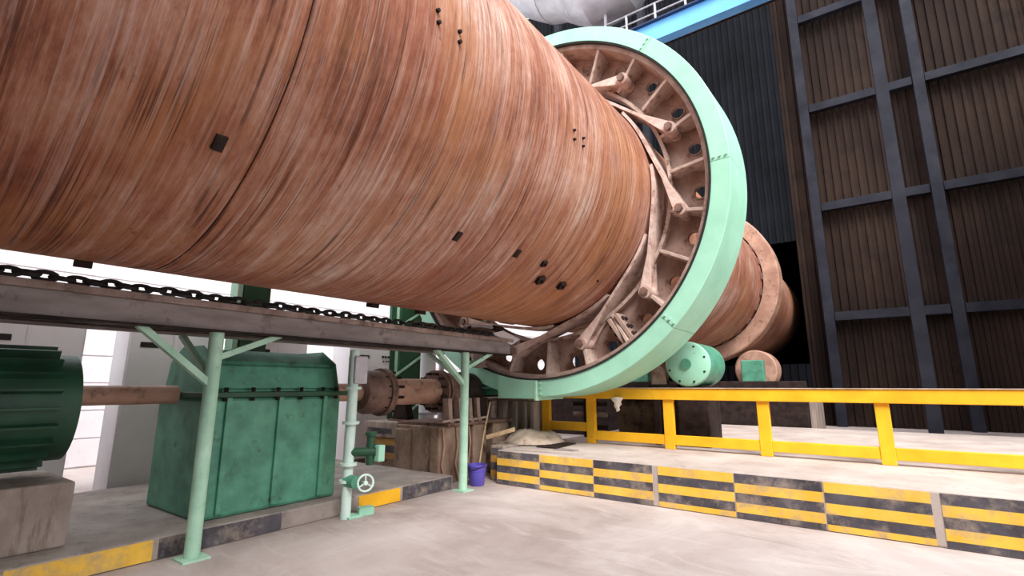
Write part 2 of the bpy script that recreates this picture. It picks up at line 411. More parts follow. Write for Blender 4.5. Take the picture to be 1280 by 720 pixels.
for a, y in ((-5, -2.49), (-7.8, -2.47), (-5.2, -2.25), (-7.8, -2.24), (-3, -4.89), (-5.5, -4.87), (-3.7, -4.61), (-6.1, -4.6), (-48.4, -0.46)):
    on_shell(stud_me, 'stud', a, y)

# tyre further along the kiln with its roller station
tyre = root('kiln_tyre', 'thick smooth steel riding tyre around the kiln beyond the ring', 'kiln tyre', AX, (SL, 0, 0))
m = MB(); m.lathe([(2.30, 10.0), (2.72, 9.98), (2.76, 10.02), (2.76, 10.7), (2.72, 10.74), (2.30, 10.72)], 128, 'Y', closed=True)
m.build('tyre_ring', 'shaft', tyre, local=True)
pad = MB(); pad.box(2.258, 2.292, 9.75, 10.95, -0.11, 0.11); pad_me = pad.mesh('tyre_pad', M['flange'], 0.005)
for k in range(28): place(pad_me, 'tyre_pad', tyre, rot=(0, rad(k * 360 / 28), 0))
for sx in (-1, 1):
    rx, rz = 3.45 * math.sin(rad(32)) * sx, 5.07 - 3.45 * math.cos(rad(32)) - 0.05
    rs = root('support_roller', 'steel support roller carrying the kiln tyre on its %s side' % ('left' if sx < 0 else 'right'), 'roller', (rx, 10.36, 1.4), group='rollers under the kiln tyre')
    m = MB(); m.lathe([(0.12, -0.42), (0.58, -0.42), (0.62, -0.38), (0.62, 0.38), (0.58, 0.42), (0.12, 0.42)], 48, 'Y', (rx, 10.36, rz), closed=True); m.build('roller', 'shaft', rs)
    m = MB(); m.cyl((rx, 9.4, rz), (rx, 11.3, rz), 0.14); m.build('axle', 'darksteel', rs)
    for yy in (9.55, 11.15):
        m = MB(); m.box(rx - 0.32, rx + 0.32, yy - 0.16, yy + 0.16, 1.42, rz + 0.28); m.build('bearing_block', 'teal', rs, 0.03)
pier = MB(); pier.box(-3.4, 3.4, 8.9, 11.9, 0, 1.42)
pier.build('roller_pier', 'conc', bevel=0.03, label='broad stained concrete pier under the kiln tyre rollers', cat='pier', origin=(0, 10.4, 0))

# ------------------------------------------------------------------ girth gear with spring plates
gear = root('girth_gear', 'dusty brown girth gear web with holes ribs and tangential spring plates', 'ring gear', AX, (SL, 0, 0))
A0 = -49.5; STEP = 15.0
RI, RO, WY = 2.50, 3.16, 0.50
def web_sector():
    n = 32; hc = (2.965, 0.0); hr = 0.105; hw = rad(STEP / 2 - 0.12)
    outer = []
    for i in range(n):      # walk around the sector boundary
        t = i / n * 4
        s_, q = int(t), t - int(t)
        if s_ == 0: r, a = RI + (RO - RI) * q, hw
        elif s_ == 1: r, a = RO, hw - 2 * hw * q
        elif s_ == 2: r, a = RO - (RO - RI) * q, -hw
        else: r, a = RI, -hw + 2 * hw * q
        outer.append((r * math.cos(a), r * math.sin(a)))
    inner = []
    for (x, z) in outer:
        d = Vector((x - hc[0], z)).normalized(); inner.append((hc[0] + hr * d.x, hr * d.y))
    rim = [(hc[0] + (x - hc[0]) * 1.22, z * 1.22) for x, z in inner]
    vs = []
    for y in (WY, WY + 0.07):
        vs += [(x, y, z) for x, z in outer]
    vs += [(x, WY - 0.0, z) for x, z in rim] + [(x, WY - 0.018, z) for x, z in rim] + [(x, WY - 0.018, z) for x, z in inner] + [(x, WY + 0.07, z) for x, z in inner]
    o0, o1, r0, r1, i0, i1 = 0, n, 2 * n, 3 * n, 4 * n, 5 * n
    fs = []
    for i in range(n):
        j = (i + 1) % n
        for p, q in ((o0, o1), (o0, r0), (r0, r1), (r1, i0), (i0, i1), (i1, o1)):
            fs.append((p + i, p + j, q + j, q + i))
    m = MB(); m.add(vs, fs); return m.mesh('web_panel', M['web'])
ws = web_sector()
rib = MB(); rib.prism_y([(RI + 0.05, -0.028), (RO - 0.01, -0.028), (RO - 0.01, 0.028), (RI + 0.05, 0.028)], 0.10, WY)
# sloped inner end of the rib
rib.v = [(x, y if not (y < 0.2 and x < 2.8) else 0.24, z) for x, y, z in rib.v]
rib_me = rib.mesh('rib', M['rib'], 0.008)
foot = MB(); foot.add([(RO - 0.16, 0.46, -0.028), (RO - 0.01, 0.46, -0.028), (RO - 0.01, 0.12, -0.028), (RO - 0.01, 0.12, -0.11), (RO - 0.01, 0.46, -0.11)], [(0, 1, 2), (0, 2, 3), (0, 3, 4), (0, 4, 1), (1, 4, 3, 2)])
for k in range(24):
    a = A0 + k * STEP
    place(ws, 'web_panel', gear, rot=(0, -rad(a), 0))
    place(rib_me, 'rib', gear, rot=(0, -rad(a - 7.5), 0))
m = MB(); m.lathe([(RO - 0.015, 0.07), (RO + 0.06, 0.06), (RO + 0.06, 1.0), (RO - 0.015, 1.0)], 144, 'Y', closed=True)
m.build('gear_rim', 'web', gear, local=True)
m = MB(); m.lathe([(RI - 0.02, 0.36), (RI + 0.04, 0.36), (RI + 0.04, 0.62), (RI - 0.02, 0.62)], 144, 'Y', closed=True)
m.build('inner_flange', 'rib', gear, local=True)
# bolted split joint of the gear
for a in (A0 - 7.5, A0 + 172.5):
    j = MB()
    for dz in (-0.075, 0.075):
        j.box(RI + 0.12, RO - 0.02, 0.16, WY, dz - 0.035, dz + 0.035)
    jo = place(j.mesh('joint_flange', M['web'], 0.008), 'joint_flange', gear, rot=(0, -rad(a), 0))
    for rr in (2.74, 2.90, 3.05):
        q = MB(); q.cyl((rr, 0.24, -0.15), (rr, 0.24, 0.15), 0.036, n=6); q.cyl((rr, 0.36, -0.15), (rr, 0.36, 0.15), 0.036, n=6)
        place(q.mesh('joint_bolt', M['darksteel']), 'joint_bolt', jo)
# twelve spring plates: eye at the rib's inner end, tangent to the shell
def spring_mesh():
    rp = 2.76; ang = math.degrees(math.acos((R + 0.05) / rp))
    p = Vector((rp, 0)); tpt = Vector(polar(R + 0.05, ang))
    d = (tpt - p).normalized()
    pts = [p + d * 0.0, p + d * 0.15, p + d * 0.5, p + d * 1.0, p + d * 1.4, tpt]
    pts += [Vector(polar(R + 0.045, ang + q)) for q in (4, 8, 12, 16)]
    hw = [0.13, 0.17, 0.20, 0.21, 0.22, 0.22, 0.22, 0.22, 0.22, 0.22]
    t = 0.024; vs = []; n = len(pts)
    for i, q in enumerate(pts):
        dd = (pts[min(i + 1, n - 1)] - pts[max(i - 1, 0)]).normalized(); nn = Vector((-dd.y, dd.x))
        for sgn in (-1, 1):
            for ss in (-1, 1):
                v = q + nn * t * ss; vs.append((v.x, 0.34 + sgn * hw[i] * 1.05, v.y))
    fs = []
    for i in range(n - 1):
        a, b_ = i * 4, i * 4 + 4
        for x, y in ((0, 1), (1, 3), (3, 2), (2, 0)): fs.append((a + x, a + y, b_ + y, b_ + x))
    fs += [(0, 2, 3, 1), ((n - 1) * 4, (n - 1) * 4 + 1, (n - 1) * 4 + 3, (n - 1) * 4 + 2)]
    m = MB(); m.add(vs, fs)
    return m, d, p
sm, sd, spt = spring_mesh()
spring_me = sm.mesh('spring_plate', M['plate'])
eye = MB(); eye.lathe([(0.045, 0.10), (0.105, 0.10), (0.105, 0.48), (0.045, 0.48)], 20, 'Y', (spt.x, 0, 0), closed=True)
eye_me = eye.mesh('eye', M['plate'])
neck = MB()
sdv = Vector((sd.x, 0, sd.y)); pv = Vector((spt.x, 0, 0))
for yy in (0.15, 0.42):      # fork cheeks running from the eye along the plate
    p0 = pv + sdv * 0.05 + Vector((0, yy, 0)); p1 = pv + sdv * 0.62 + Vector((0, yy, 0))
    side = sdv.cross(Vector((0, 1, 0)))
    vs = []
    for yo in (-0.022, 0.022):
        o_ = Vector((0, yo, 0)); vs += [p0 + side * 0.095 + o_, p0 - side * 0.095 + o_, p1 - side * 0.03 + o_, p1 + side * 0.03 + o_]
    neck.add(vs, [(3, 2, 1, 0), (4, 5, 6, 7), (0, 1, 5, 4), (1, 2, 6, 5), (2, 3, 7, 6), (3, 0, 4, 7)])
neck_me = neck.mesh('fork_cheek', M['plate'], 0.006)
pin = MB(); pin.cyl((spt.x, 0.05, 0), (spt.x, 0.5, 0), 0.044, n=14); pin.cyl((spt.x, 0.04, 0), (spt.x, 0.085, 0), 0.07, n=6)
pin_me = pin.mesh('pin', M['flange'])
for k in range(12):
    a = A0 - 22.5 + 30 * k
    sp_o = place(spring_me, 'spring_plate', gear, rot=(0, -rad(a), 0))
    place(eye_me, 'eye', sp_o); place(neck_me, 'fork_cheek', sp_o); place(pin_me, 'pin', sp_o)

# ------------------------------------------------------------------ green gear cover
cover = root('gear_cover', 'mint green sheet steel cover enclosing the rim of the ring gear', 'gear cover', AX, (SL, 0, 0))
LI, LO = 3.245, 3.535
seg = MB()
prof = [(LI, 0.0), (LO - 0.01, 0.0), (LO, 0.012), (LO + 0.03, 0.98), (LI, 1.0), (LI, 0.985), (LO + 0.01, 0.965), (LO - 0.02, 0.02), (LI, 0.018)]
seg.lathe(prof, 24, 'Y', closed=True, a0=rad(0.06), a1=rad(44.94))
seg_me = seg.mesh('cover_segment', M['mint'])
for k in range(8):
    place(seg_me, 'cover_segment', cover, rot=(0, -rad(-89.5 + 45 * k), 0))
m = MB(); m.lathe([(LI - 0.03, -0.012), (LI + 0.004, -0.022), (LI + 0.006, -0.002), (LI - 0.002, 0.03), (LI - 0.03, 0.03)], 200, 'Y', closed=True)
m.build('seal_strip', 'seal', cover, local=True)
# flat bottomed sump in front of the pinion, riveted on to the cover
m = MB()
pts = [polar(LI + 0.005, a) for a in (-105, -102, -99, -96, -93, -90)]
pts = [(pts[0][0], -3.53 - 0.02)] + pts + [(0.0, -3.53 - 0.02)]
m.prism_y([(p[0], p[1]) for p in pts[::-1]], -0.03, 0.0)
m.box(pts[0][0] - 0.0, 0.0, -0.03, 0.95, -3.57, -3.545)
m.build('sump_panel', 'mint', cover, local=True)
m = MB(); m.box(-0.02, 0.02, -0.045, 0.9, -3.60, -3.25); m.build('sump_flange', 'mintpost', cover, local=True)
m = MB(); m.box(-1.85, -0.86, 0.12, 0.9, -3.52, -3.05); m.build('pinion_housing', 'teal', cover, 0.02, local=True)
m = MB(); m.cyl((-1.25, -0.12, -2.98), (-1.25, -0.12, -2.66), 0.13); m.cyl((-1.25, -0.12, -3.0), (-1.25, -0.12, -2.97), 0.17); m.build('grease_pot', 'deck', cover, local=True)
for z in (-3.38, -3.22, -3.08):
    m = MB(); m.cyl((-1.9, 0.02, z), (-0.9, 0.02, z), 0.012, n=8); m.build('grease_pipe', 'teal', cover, local=True)
# bolts along the front of the cover joints
bolt = MB(); bolt.cyl((0, -0.03, 0), (0, 0.0, 0), 0.02, n=6)
bolt_me = bolt.mesh('cover_bolt', M['mintpost'])
for k in range(8):
    for dr in (0.06, 0.15, 0.24):
        x, z = polar(LI + dr, -89.5 + 45 * k + 1.0); place(bolt_me, 'cover_bolt', cover, loc=(x, 0, z))

# ------------------------------------------------------------------ platform under the kiln
pf = root('steel_platform', 'sooty grey steel platform beam on mint green posts under the kiln', 'platform', (-0.4, -1.4, 0))
def ibeam(x, y0, y1, z0, z1, wd=0.16, t=0.02):
    m = MB(); m.box(x - wd / 2, x + wd / 2, y0, y1, z0, z0 + t); m.box(x - wd / 2, x + wd / 2, y0, y1, z1 - t, z1); m.box(x - t / 2, x + t / 2, y0, y1, z0 + t, z1 - t); return m
m = MB(); m.box(-0.50, -0.37, -13.0, -0.25, 2.15, 2.36); m.build('edge_beam', 'beam', pf, 0.006)
m = MB(); m.box(-0.52, -0.33, -13.0, -0.25, 2.13, 2.15); m.build('bottom_flange', 'darksteel', pf)
ibeam(-1.35, -13.0, -1.0, 2.16, 2.37).build('edge_beam', 'beam', pf)
y = -13.0
while y < -1.2:
    m = MB(); m.box(-1.46, -0.41, y + 0.008, min(y + 1.5, -0.9) - 0.008, 2.37, 2.395); m.build('deck_plate', 'deck', pf, 0.004); y += 1.5
m = MB(); m.box(-0.62, -0.41, -0.9, -0.18, 2.37, 2.395); m.build('deck_plate', 'deck', pf, 0.004)
m = MB(); m.box(-0.40, -0.325, -13.0, -0.2, 2.36, 2.425); m.build('toe_strip', 'deck', pf, 0.01)
for y in (-12.3, -9.2, -6.1, -3.05):
    m = MB(); m.box(-1.3, -0.46, y - 0.05, y + 0.05, 2.20, 2.33); m.build('cross_beam', 'beam', pf)
for y in (-1.38, -5.2, -9.0):
    m = MB(); m.cyl((-0.45, y, 0.02), (-0.45, y, 2.13), 0.068); m.box(-0.57, -0.33, y - 0.12, y + 0.12, 0.0, 0.02); m.build('post', 'mintpost', pf)
    m = MB(); m.bar((-0.45, y - 0.03, 1.62), (-0.45, y - 0.68, 2.15), 0.08, 0.06); m.build('brace', 'mintpost', pf)
    m = MB(); m.bar((-0.45, y + 0.03, 1.88), (-0.45, y + 0.66, 2.15), 0.08, 0.06); m.build('brace', 'mintpost', pf)
    m = MB(); m.bar((-0.47, y, 1.66), (-1.3, y, 2.15), 0.06, 0.05); m.build('brace', 'mintpost', pf)

chain = root('chain', 'black sooty link chain lying along the platform edge', 'chain', (-0.37, -6.8, 2.425))
link = MB()
rows = [(0.034 * math.sin(2 * PI * k / 12), 0.075 * math.cos(2 * PI * k / 12), 0) for k in range(12)]
link.tube(rows + rows[:2], 0.019, 6, caps=False)
link_me = link.mesh('link', M['seal'])
for i in range(112):
    place(link_me, 'link', chain, loc=(0.02 * math.sin(i * 0.6), -6.1 + i * 0.109, 0.036 + rnd.uniform(0, .012)), rot=(rnd.uniform(-.1, .1), rad(25 if i % 2 else 80) + rnd.uniform(-.3, .3), rnd.uniform(-.12, .12)))

# spray lances and pale plates at the end of the platform
for i, (z, y0, y1, lab) in enumerate(((2.60, -1.25, -0.42, 'upper dark spray lance tube lying above the platform end'), (2.50, -1.5, -0.30, 'lower dark spray lance tube close above the platform end'))):
    m = MB(); m.tube([(-0.55, y0, z), (-0.5, (y0 + y1) / 2, z + 0.01), (-0.45, y1, z)], 0.022, 10)
    lo = root('spray_lance', lab, 'lance', (-0.5, y0, 2.4))
    m.build('lance_tube', 'railgrey' if i == 0 else 'darksteel', lo)
    m = MB(); m.cyl((-0.45, y1 - 0.22, z), (-0.45, y1 + 0.02, z), 0.05, n=14); m.build('nozzle', 'darksteel', lo)
    m = MB(); m.box(-0.56, -0.52, y0 + 0.05, y0 + 0.09, 2.395, z); m.build('lance_stand', 'darksteel', lo)
m = MB(); m.add([(-0.40, -0.72, 2.50), (-0.40, -0.42, 2.57), (-0.33, 0.02, 2.44), (-0.33, -0.24, 2.33), (-0.42, -0.72, 2.49), (-0.42, -0.42, 2.56), (-0.35, 0.02, 2.43), (-0.35, -0.24, 2.32)], [(0, 1, 2, 3), (7, 6, 5, 4), (0, 4, 5, 1), (1, 5, 6, 2), (2, 6, 7, 3), (3, 7, 4, 0)])
m.build('splash_plate', 'white', label='tilted white sheet plate at the end of the platform', cat='plate', origin=(-0.38, -0.35, 2.33))
# motor stand block on the deck below the kiln
mb_ = root('fan_bracket', 'rusty bracket block standing on the platform deck below the kiln', 'bracket', (-0.9, -1.6, 2.395))
m = MB(); m.box(-1.05, -0.75, -2.15, -1.35, 2.395, 2.43); m.build('bracket_base', 'flange', mb_, 0.006)
m = MB(); m.prism_y([(-1.02, 2.43), (-0.78, 2.43), (-0.84, 2.6), (-0.96, 2.6)], -2.08, -1.75); m.build('bracket_foot', 'shaft', mb_, 0.01)
m = MB(); m.prism_y([(-1.02, 2.43), (-0.78, 2.43), (-0.84, 2.58), (-0.96, 2.58)], -1.65, -1.42); m.build('bracket_foot', 'web', mb_, 0.01)

# ------------------------------------------------------------------ drive shaft, bearing, pedestals
SX, SZ = -1.54, 1.50
ds = root('drive_shaft', 'rust brown drive shaft tube with two bolted flange couplings', 'drive shaft', (SX, -1.6, 1.0))
m = MB(); m.lathe([(0.0, -2.1), (0.215, -2.1), (0.215, -0.98), (0.0, -0.98)], 48, 'Y', (SX, 0, SZ)); m.build('shaft_tube', 'shaft', ds)
def coupling(y, s_):
    m = MB(); m.lathe([(0.215, y - 0.05), (0.37, y - 0.05), (0.375, y - 0.045), (0.375, y), (0.37, y + 0.005), (0.215, y + 0.005)], 56, 'Y', (SX, 0, SZ), closed=True); f1 = m.build('flange_disc', 'flange', ds)
    y2 = y + 0.075 * s_
    m = MB(); m.lathe([(0.1, y2 - 0.03), (0.37, y2 - 0.03), (0.378, y2), (0.37, y2 + 0.03), (0.1, y2 + 0.03)], 56, 'Y', (SX, 0, SZ), closed=True); m.build('flange_disc', 'flange', ds)
    for k in range(12):
        x, z = polar(0.315, 15 + 30 * k)
        m = MB(); m.cyl((SX + x, y - 0.16, SZ + z), (SX + x, y + 0.16, SZ + z), 0.026, n=6); m.build('coupling_bolt', 'darksteel', ds)
    m = MB(); e = y2 + 0.4 * s_; m.lathe([(0.0, y2), (0.335, y2), (0.335, (y2 + e) / 2 + 0.1 * s_), (0.27, e), (0.0, e)], 48, 'Y', (SX, 0, SZ)); m.build('coupling_drum', 'flange', ds)
coupling(-2.12, -1); coupling(-0.92, 1)
m = MB(); m.cyl((SX, -3.27, SZ), (SX, -2.5, SZ), 0.13, n=24); m.build('shaft_stub', 'shaft', ds)
m = MB(); m.cyl((SX, -0.45, SZ), (SX, 1.15, SZ), 0.13, n=24); m.build('pinion_shaft', 'darksteel', ds)

plinth = root('plinth', 'low grey concrete plinth with a painted front edge beside the post', 'plinth', (-2.6, -4, 0))
m = MB(); m.box(-3.85, -0.68, -10.5, -1.36, 0, 0.2); m.build('plinth_block', 'plinth', plinth, 0.015)
e0 = -10.5; k = 0
for y0, y1, c in ((-10.4, -9.5, 'yline'), (-9.45, -8.5, 'bline'), (-8.45, -7.5, 'yline'), (-7.45, -6.5, 'bline'), (-6.45, -5.45, 'yline'), (-5.4, -4.2, 'bline'), (-3.15, -2.45, 'yline'), (-2.40, -1.40, 'bline')):
    m = MB(); m.box(-0.684, -0.672, y0, y1, 0.012, 0.188); m.build('painted_edge', c if y0 != -3.15 else 'yellow', plinth)

ped = root('bearing_pedestal', 'oil stained brown concrete pedestal under the pinion bearing', 'pedestal', (-1.4, -0.6, 0))
m = MB(); m.box(-2.15, -1.22, -1.28, 0.6, 0.0, 0.92); m.build('pedestal_block', 'rustconc', ped, 0.02)
for y0, y1, x1 in ((-1.34, -0.72, -1.02), (-0.50, -0.12, -1.0), (0.1, 0.58, -1.02)):
    m = MB(); m.box(-1.24, x1, y0, y1, 0.0, 0.92); m.build('pillar', 'rustconc', ped, 0.025)
m = MB(); m.box(-2.1, -1.75, -1.36, -1.26, 0.0, 0.86); m.build('pillar', 'rustconc', ped, 0.025)
m = MB(); m.box(-2.2, -0.97, -1.2, 0.65, 0.92, 0.97); m.build('sole_plate', 'flange', ped, 0.006)
for y in (-1.28, -0.95, -0.62):
    m = MB(); m.tube([(-1.0, y, 0.9), (-0.975, y + 0.02, 0.6), (-0.98, y - 0.03, 0.32), (-0.97, y + 0.05, 0.05)], 0.016, 8); m.build('drain_pipe', 'shaft', ped)
bh = root('pinion_bearing', 'dark ribbed pinion bearing housing on a brown pedestal', 'bearing', (SX, -0.2, 0.97))
m = MB(); m.lathe([(0.14, -0.36), (0.32, -0.36), (0.34, -0.33), (0.34, 0.0), (0.32, 0.03), (0.14, 0.03)], 40, 'Y', (SX, 0, SZ), closed=True); m.build('housing', 'darksteel', bh)
m = MB(); m.box(SX - 0.36, SX + 0.42, -0.38, 0.05, 0.97, SZ - 0.12); m.build('housing_base', 'darksteel', bh, 0.01)
for y in (-1.05, -0.78, -0.52, -0.3):
    m = MB(); m.prism_y([(SX + 0.36, 0.97), (SX + 0.54, 0.97), (SX + 0.50, 1.06), (SX + 0.47, SZ - 0.12), (SX + 0.36, SZ - 0.12)], y - 0.05, y + 0.05); m.build('gusset', 'web', bh, 0.006)
m = MB(); m.tube([(-1.04, -1.25, 1.0), (-1.02, -0.9, 1.02), (-1.03, -0.5, 1.0), (-1.0, -0.15, 1.03)], 0.022, 8); m.build('oil_pipe', 'rib', bh)
m = MB(); m.box(-1.30, -1.12, -1.2, -0.35, 0.97, 0.985); m.build('shim_plate', 'rib', bh)

sb = root('striped_block', 'dull yellow and black striped concrete block behind the drive shaft', 'block', (-2.9, -0.6, 0))
m = MB(); m.box(-3.4, -2.5, -0.95, -0.2, 0.0, 0.62); m.build('base_block', 'rustconc', sb, 0.01)
m = MB(); m.box(-3.42, -2.45, -1.0, -0.2, 0.62, 0.92); m.build('cap_block', 'conc', sb, 0.02)
for z0, c in ((0.24, 'ydull'), (0.36, 'bline'), (0.49, 'ydull')):
    m = MB(); m.box(-3.38, -2.53, -0.957, -0.947, z0, z0 + 0.115); m.build('painted_stripe', c, sb)
m = MB(); m.box(-3.30, -2.6, -1.008, -0.998, 0.70, 0.80); m.build('painted_stripe', 'bline', sb)
# stand for the left shaft coupling
st = root('shaft_stand', 'small dark tapered steel stand on top of the striped block', 'stand', (-2.75, -0.6, 0.92))
m = MB(); m.prism_y([(-2.98, 0.95), (-2.52, 0.95), (-2.68, 1.42), (-2.82, 1.42)], -0.68, -0.52); m.build('stand_leg', 'darksteel', st, 0.01)
m = MB(); m.box(-3.02, -2.48, -0.75, -0.45, 0.92, 0.95); m.build('stand_foot', 'flange', st, 0.005)

# gearbox and motor further left on the plinth
gb = root('gearbox', 'blue green gearbox with a split casing at the left end of the shaft', 'gearbox', (SX, -4.2, 0.2))
m = MB(); m.box(SX - 0.75, SX + 0.62, -5.0, -3.35, 0.2, SZ - 0.03); m.build('lower_casing', 'teal', gb, 0.04)
m = MB(); m.box(SX - 0.85, SX + 0.7, -5.08, -3.28, SZ - 0.03, SZ + 0.03); m.build('split_flange', 'green', gb, 0.01)
m = MB(); m.prism_y([(SX - 0.72, SZ + 0.03), (SX + 0.6, SZ + 0.03), (SX + 0.5, SZ + 0.36), (SX + 0.2, SZ + 0.52), (SX - 0.35, SZ + 0.52), (SX - 0.62, SZ + 0.36)], -4.95, -3.4); m.build('upper_casing', 'teal', gb, 0.04)
for y in (-4.85, -4.55, -4.25, -3.95, -3.65, -3.45):
    m = MB(); m.cyl((SX + 0.655, y, SZ - 0.07), (SX + 0.655, y, SZ + 0.08), 0.025, n=6); m.build('casing_bolt', 'darksteel', gb)
for y in (-4.8, -4.2, -3.6):
    m = MB(); m.box(SX + 0.615, SX + 0.66, y - 0.03, y + 0.03, 0.25, SZ - 0.03); m.build('casing_rib', 'teal', gb, 0.008)
mo = root('drive_motor', 'dark green finned electric drive motor left of the gearbox', 'motor', (SX, -6.8, 0.2))
m = MB(); m.box(SX - 0.55, SX + 0.5, -7.6, -6.0, 0.2, 0.75); m.build('motor_base', 'conc', mo, 0.02)
m = MB(); m.cyl((SX, -7.5, SZ - 0.1), (SX, -6.05, SZ - 0.1), 0.5, n=40); m.build('motor_body', 'green', mo)
for k in range(22):
    a = 2 * PI * k / 22; ux = Vector((math.cos(a), 0, math.sin(a)))
    m = MB(); c = Vector((SX, 0, SZ - 0.1)) + ux * 0.53; m.bar(c + Vector((0, -7.35, 0)), c + Vector((0, -6.2, 0)), 0.02, 0.09, ux); m.build('cooling_fin', 'green', mo)
m = MB(); m.cyl((SX, -6.05, SZ), (SX, -5.09, SZ), 0.1, n=20); m.build('motor_shaft', 'shaft', mo)

# ------------------------------------------------------------------ mint valve stand at the left
vs_ = root('valve_stand', 'pale mint pipe riser with a flanged valve and handwheel', 'valve', (-0.5, -3.4, 0))
m = MB(); m.cyl((-0.52, -3.46, 0.0), (-0.52, -3.46, 2.05), 0.062); m.build('riser_pipe', 'palemint', vs_)
for z in (0.42, 0.62, 1.12, 1.55):
    m = MB(); m.cyl((-0.52, -3.46, z), (-0.52, -3.46, z + 0.035), 0.105, n=24); m.build('pipe_flange', 'palemint', vs_)
m = MB(); m.box(-0.60, -0.44, -3.50, -3.30, 1.62, 1.98); m.build('control_box', 'railgrey', vs_, 0.02)
m = MB(); m.cyl((-0.52, -3.46, 0.78), (-0.30, -3.22, 0.78), 0.055); m.cyl((-0.36, -3.26, 0.62), (-0.36, -3.26, 1.0), 0.05); m.cyl((-0.36, -3.26, 0.98), (-0.36, -3.26, 1.02), 0.075); m.build('branch_valve', 'green', vs_)
m = MB(); m.box(-0.31, -0.22, -3.24, -3.14, 0.66, 0.86); m.build('gauge_block', 'mint', vs_, 0.01)
m = MB(); m.cyl((-0.52, -3.46, 0.44), (-0.34, -3.46, 0.44), 0.075); m.build('valve_body', 'teal', vs_)
hx, hy, hz = -0.22, -3.42, 0.44
m = MB(); m.cyl((-0.36, -3.40, 0.44), (hx, hy, hz), 0.018, n=10); m.build('valve_stem', 'railgrey', vs_)
nrm = Vector((1, -0.35, 0.1)).normalized(); ta = nrm.cross(Vector((0, 0, 1))).normalized(); tb = nrm.cross(ta)
hc = Vector((hx, hy, hz)); m = MB()
ring = [hc + 0.095 * (math.cos(2 * PI * k / 20) * ta + math.sin(2 * PI * k / 20) * tb) for k in range(20)]
m.tube(ring + ring[:2], 0.013, 8, caps=False)
for k in range(3): m.tube([hc, hc + 0.095 * (math.cos(2 * PI * k / 3 + .5) * ta + math.sin(2 * PI * k / 3 + .5) * tb)], 0.009, 6)
m.cyl(hc - nrm * 0.02, hc + nrm * 0.02, 0.026, n=10)
m.build('handwheel', 'palemint', vs_)
m = MB(); m.box(-0.62, -0.42, -3.48, -3.28, 0.0, 0.025); m.build('base_plate', 'mint', vs_, 0.004)
m = MB(); m.prism_z([(-0.46, -3.3), (-0.40, -3.12), (-0.48, -3.1), (-0.56, -3.26)], 0.0, 0.1); m.build('pipe_shoe', 'mint', vs_, 0.006)

# ------------------------------------------------------------------ behind the platform: green column, white pipes, cabinet
gc = root('steel_column', 'dark green steel column with pale mint edge angle beyond the shaft', 'column', (-4.3, 0.6, 0))
m = MB(); m.box(-4.16, -4.0, 0.36, 1.02, 0, 7.2); m.build('column_box', 'green', gc, 0.01)
m = MB(); m.box(-4.1, -4.04, 0.27, 0.33, 0, 7.2); m.build('column_edge', 'mintpost', gc)
m = MB(); m.box(-4.12, -4.04, 0.10, 0.24, 0, 7.2); m.build('column_edge', 'green', gc)
for z in (0.9, 2.0, 3.1, 4.2, 5.3):
    m = MB(); m.bar((-4.0, 0.12, z - 0.25), (-4.0, 1.0, z + 0.28), 0.04, 0.05); m.build('lacing_bar', 'mintpost', gc)
wp = root('white_riser', 'fat white vertical pipe right of the dark green column', 'pipe', (-4.2, 1.4, 0))
m = MB(); m.cyl((-4.2, 1.42, 0), (-4.2, 1.42, 6.5), 0.23, n=28); m.build('pipe', 'cabwhite', wp)
for z in (0.9, 2.75, 4.6):
    m = MB(); m.cyl((-4.2, 1.42, z), (-4.2, 1.42, z + 0.06), 0.31, n=28); m.build('pipe_flange', 'railgrey', wp)
gp = MB(); gp.cyl((-4.2, 1.95, 0), (-4.2, 1.95, 6.5), 0.07, n=16)
gp.build('grey_conduit', 'railgrey', label='thin grey vertical conduit right of the fat white pipe', cat='conduit', origin=(-4.2, 1.95, 0))
cab = root('control_cabinet', 'white control cabinet with dark nameplate and row of black switches', 'cabinet', (-4.3, -0.4, 0))
m = MB(); m.box(-4.6, -4.0, -1.02, 0.06, 0.1, 2.52); m.build('cabinet_body', 'cabwhite', cab, 0.01)
m = MB(); m.box(-4.6, -4.02, -1.02, 0.06, 0.0, 0.1); m.build('cabinet_base', 'beam', cab)
m = MB(); m.box(-4.0, -3.985, -0.98, -0.49, 0.2, 2.4); m.build('cabinet_door', 'cabwhite', cab, 0.004)
m = MB(); m.box(-4.0, -3.985, -0.47, 0.03, 0.2, 2.4); m.build('cabinet_door', 'cabwhite', cab, 0.004)
m = MB(); m.box(-3.985, -3.98, -0.82, -0.52, 2.17, 2.25); m.build('nameplate', 'black', cab)
for y, z in ((-0.16, 2.23), (-0.08, 2.23), (0.0, 2.23), (-0.14, 2.13), (-0.06, 2.13), (0.0, 2.13)):
    m = MB(); m.cyl((-3.985, y, z), (-3.96, y, z), 0.026 if z > 2.2 else 0.016, n=10); m.build('switch', 'black', cab)
# a row of far cabinets along the left
for i, y0 in enumerate((-2.6, -4.3, -6.0)):
    cb = root('control_cabinet', ('tall white cabinet next left of the valve stand', 'second tall white cabinet left of the valve stand', 'third tall white cabinet left of the valve stand')[i], 'cabinet', (-4.3, y0, 0))
    m = MB(); m.box(-4.6, -4.0, y0 - 0.6, y0 + 0.6, 0.0, 2.5); m.build('cabinet_body', 'cabwhite', cb, 0.01)
    for q in (-1, 1):
        m = MB(); m.box(-4.0, -3.985, y0 + (0.02 if q > 0 else -0.58), y0 + (0.58 if q > 0 else -0.02), 0.12, 2.4); d_ = m.build('cabinet_door', 'cabwhite', cb, 0.004)
        m = MB(); m.box(-3.985, -3.95, y0 + q * 0.06 - 0.015, y0 + q * 0.06 + 0.015, 1.1, 1.3); m.build('door_handle', 'black', cb)
    m = MB(); m.box(-3.985, -3.98, y0 - 0.45, y0 - 0.15, 2.17, 2.25); m.build('nameplate', 'black', cb)
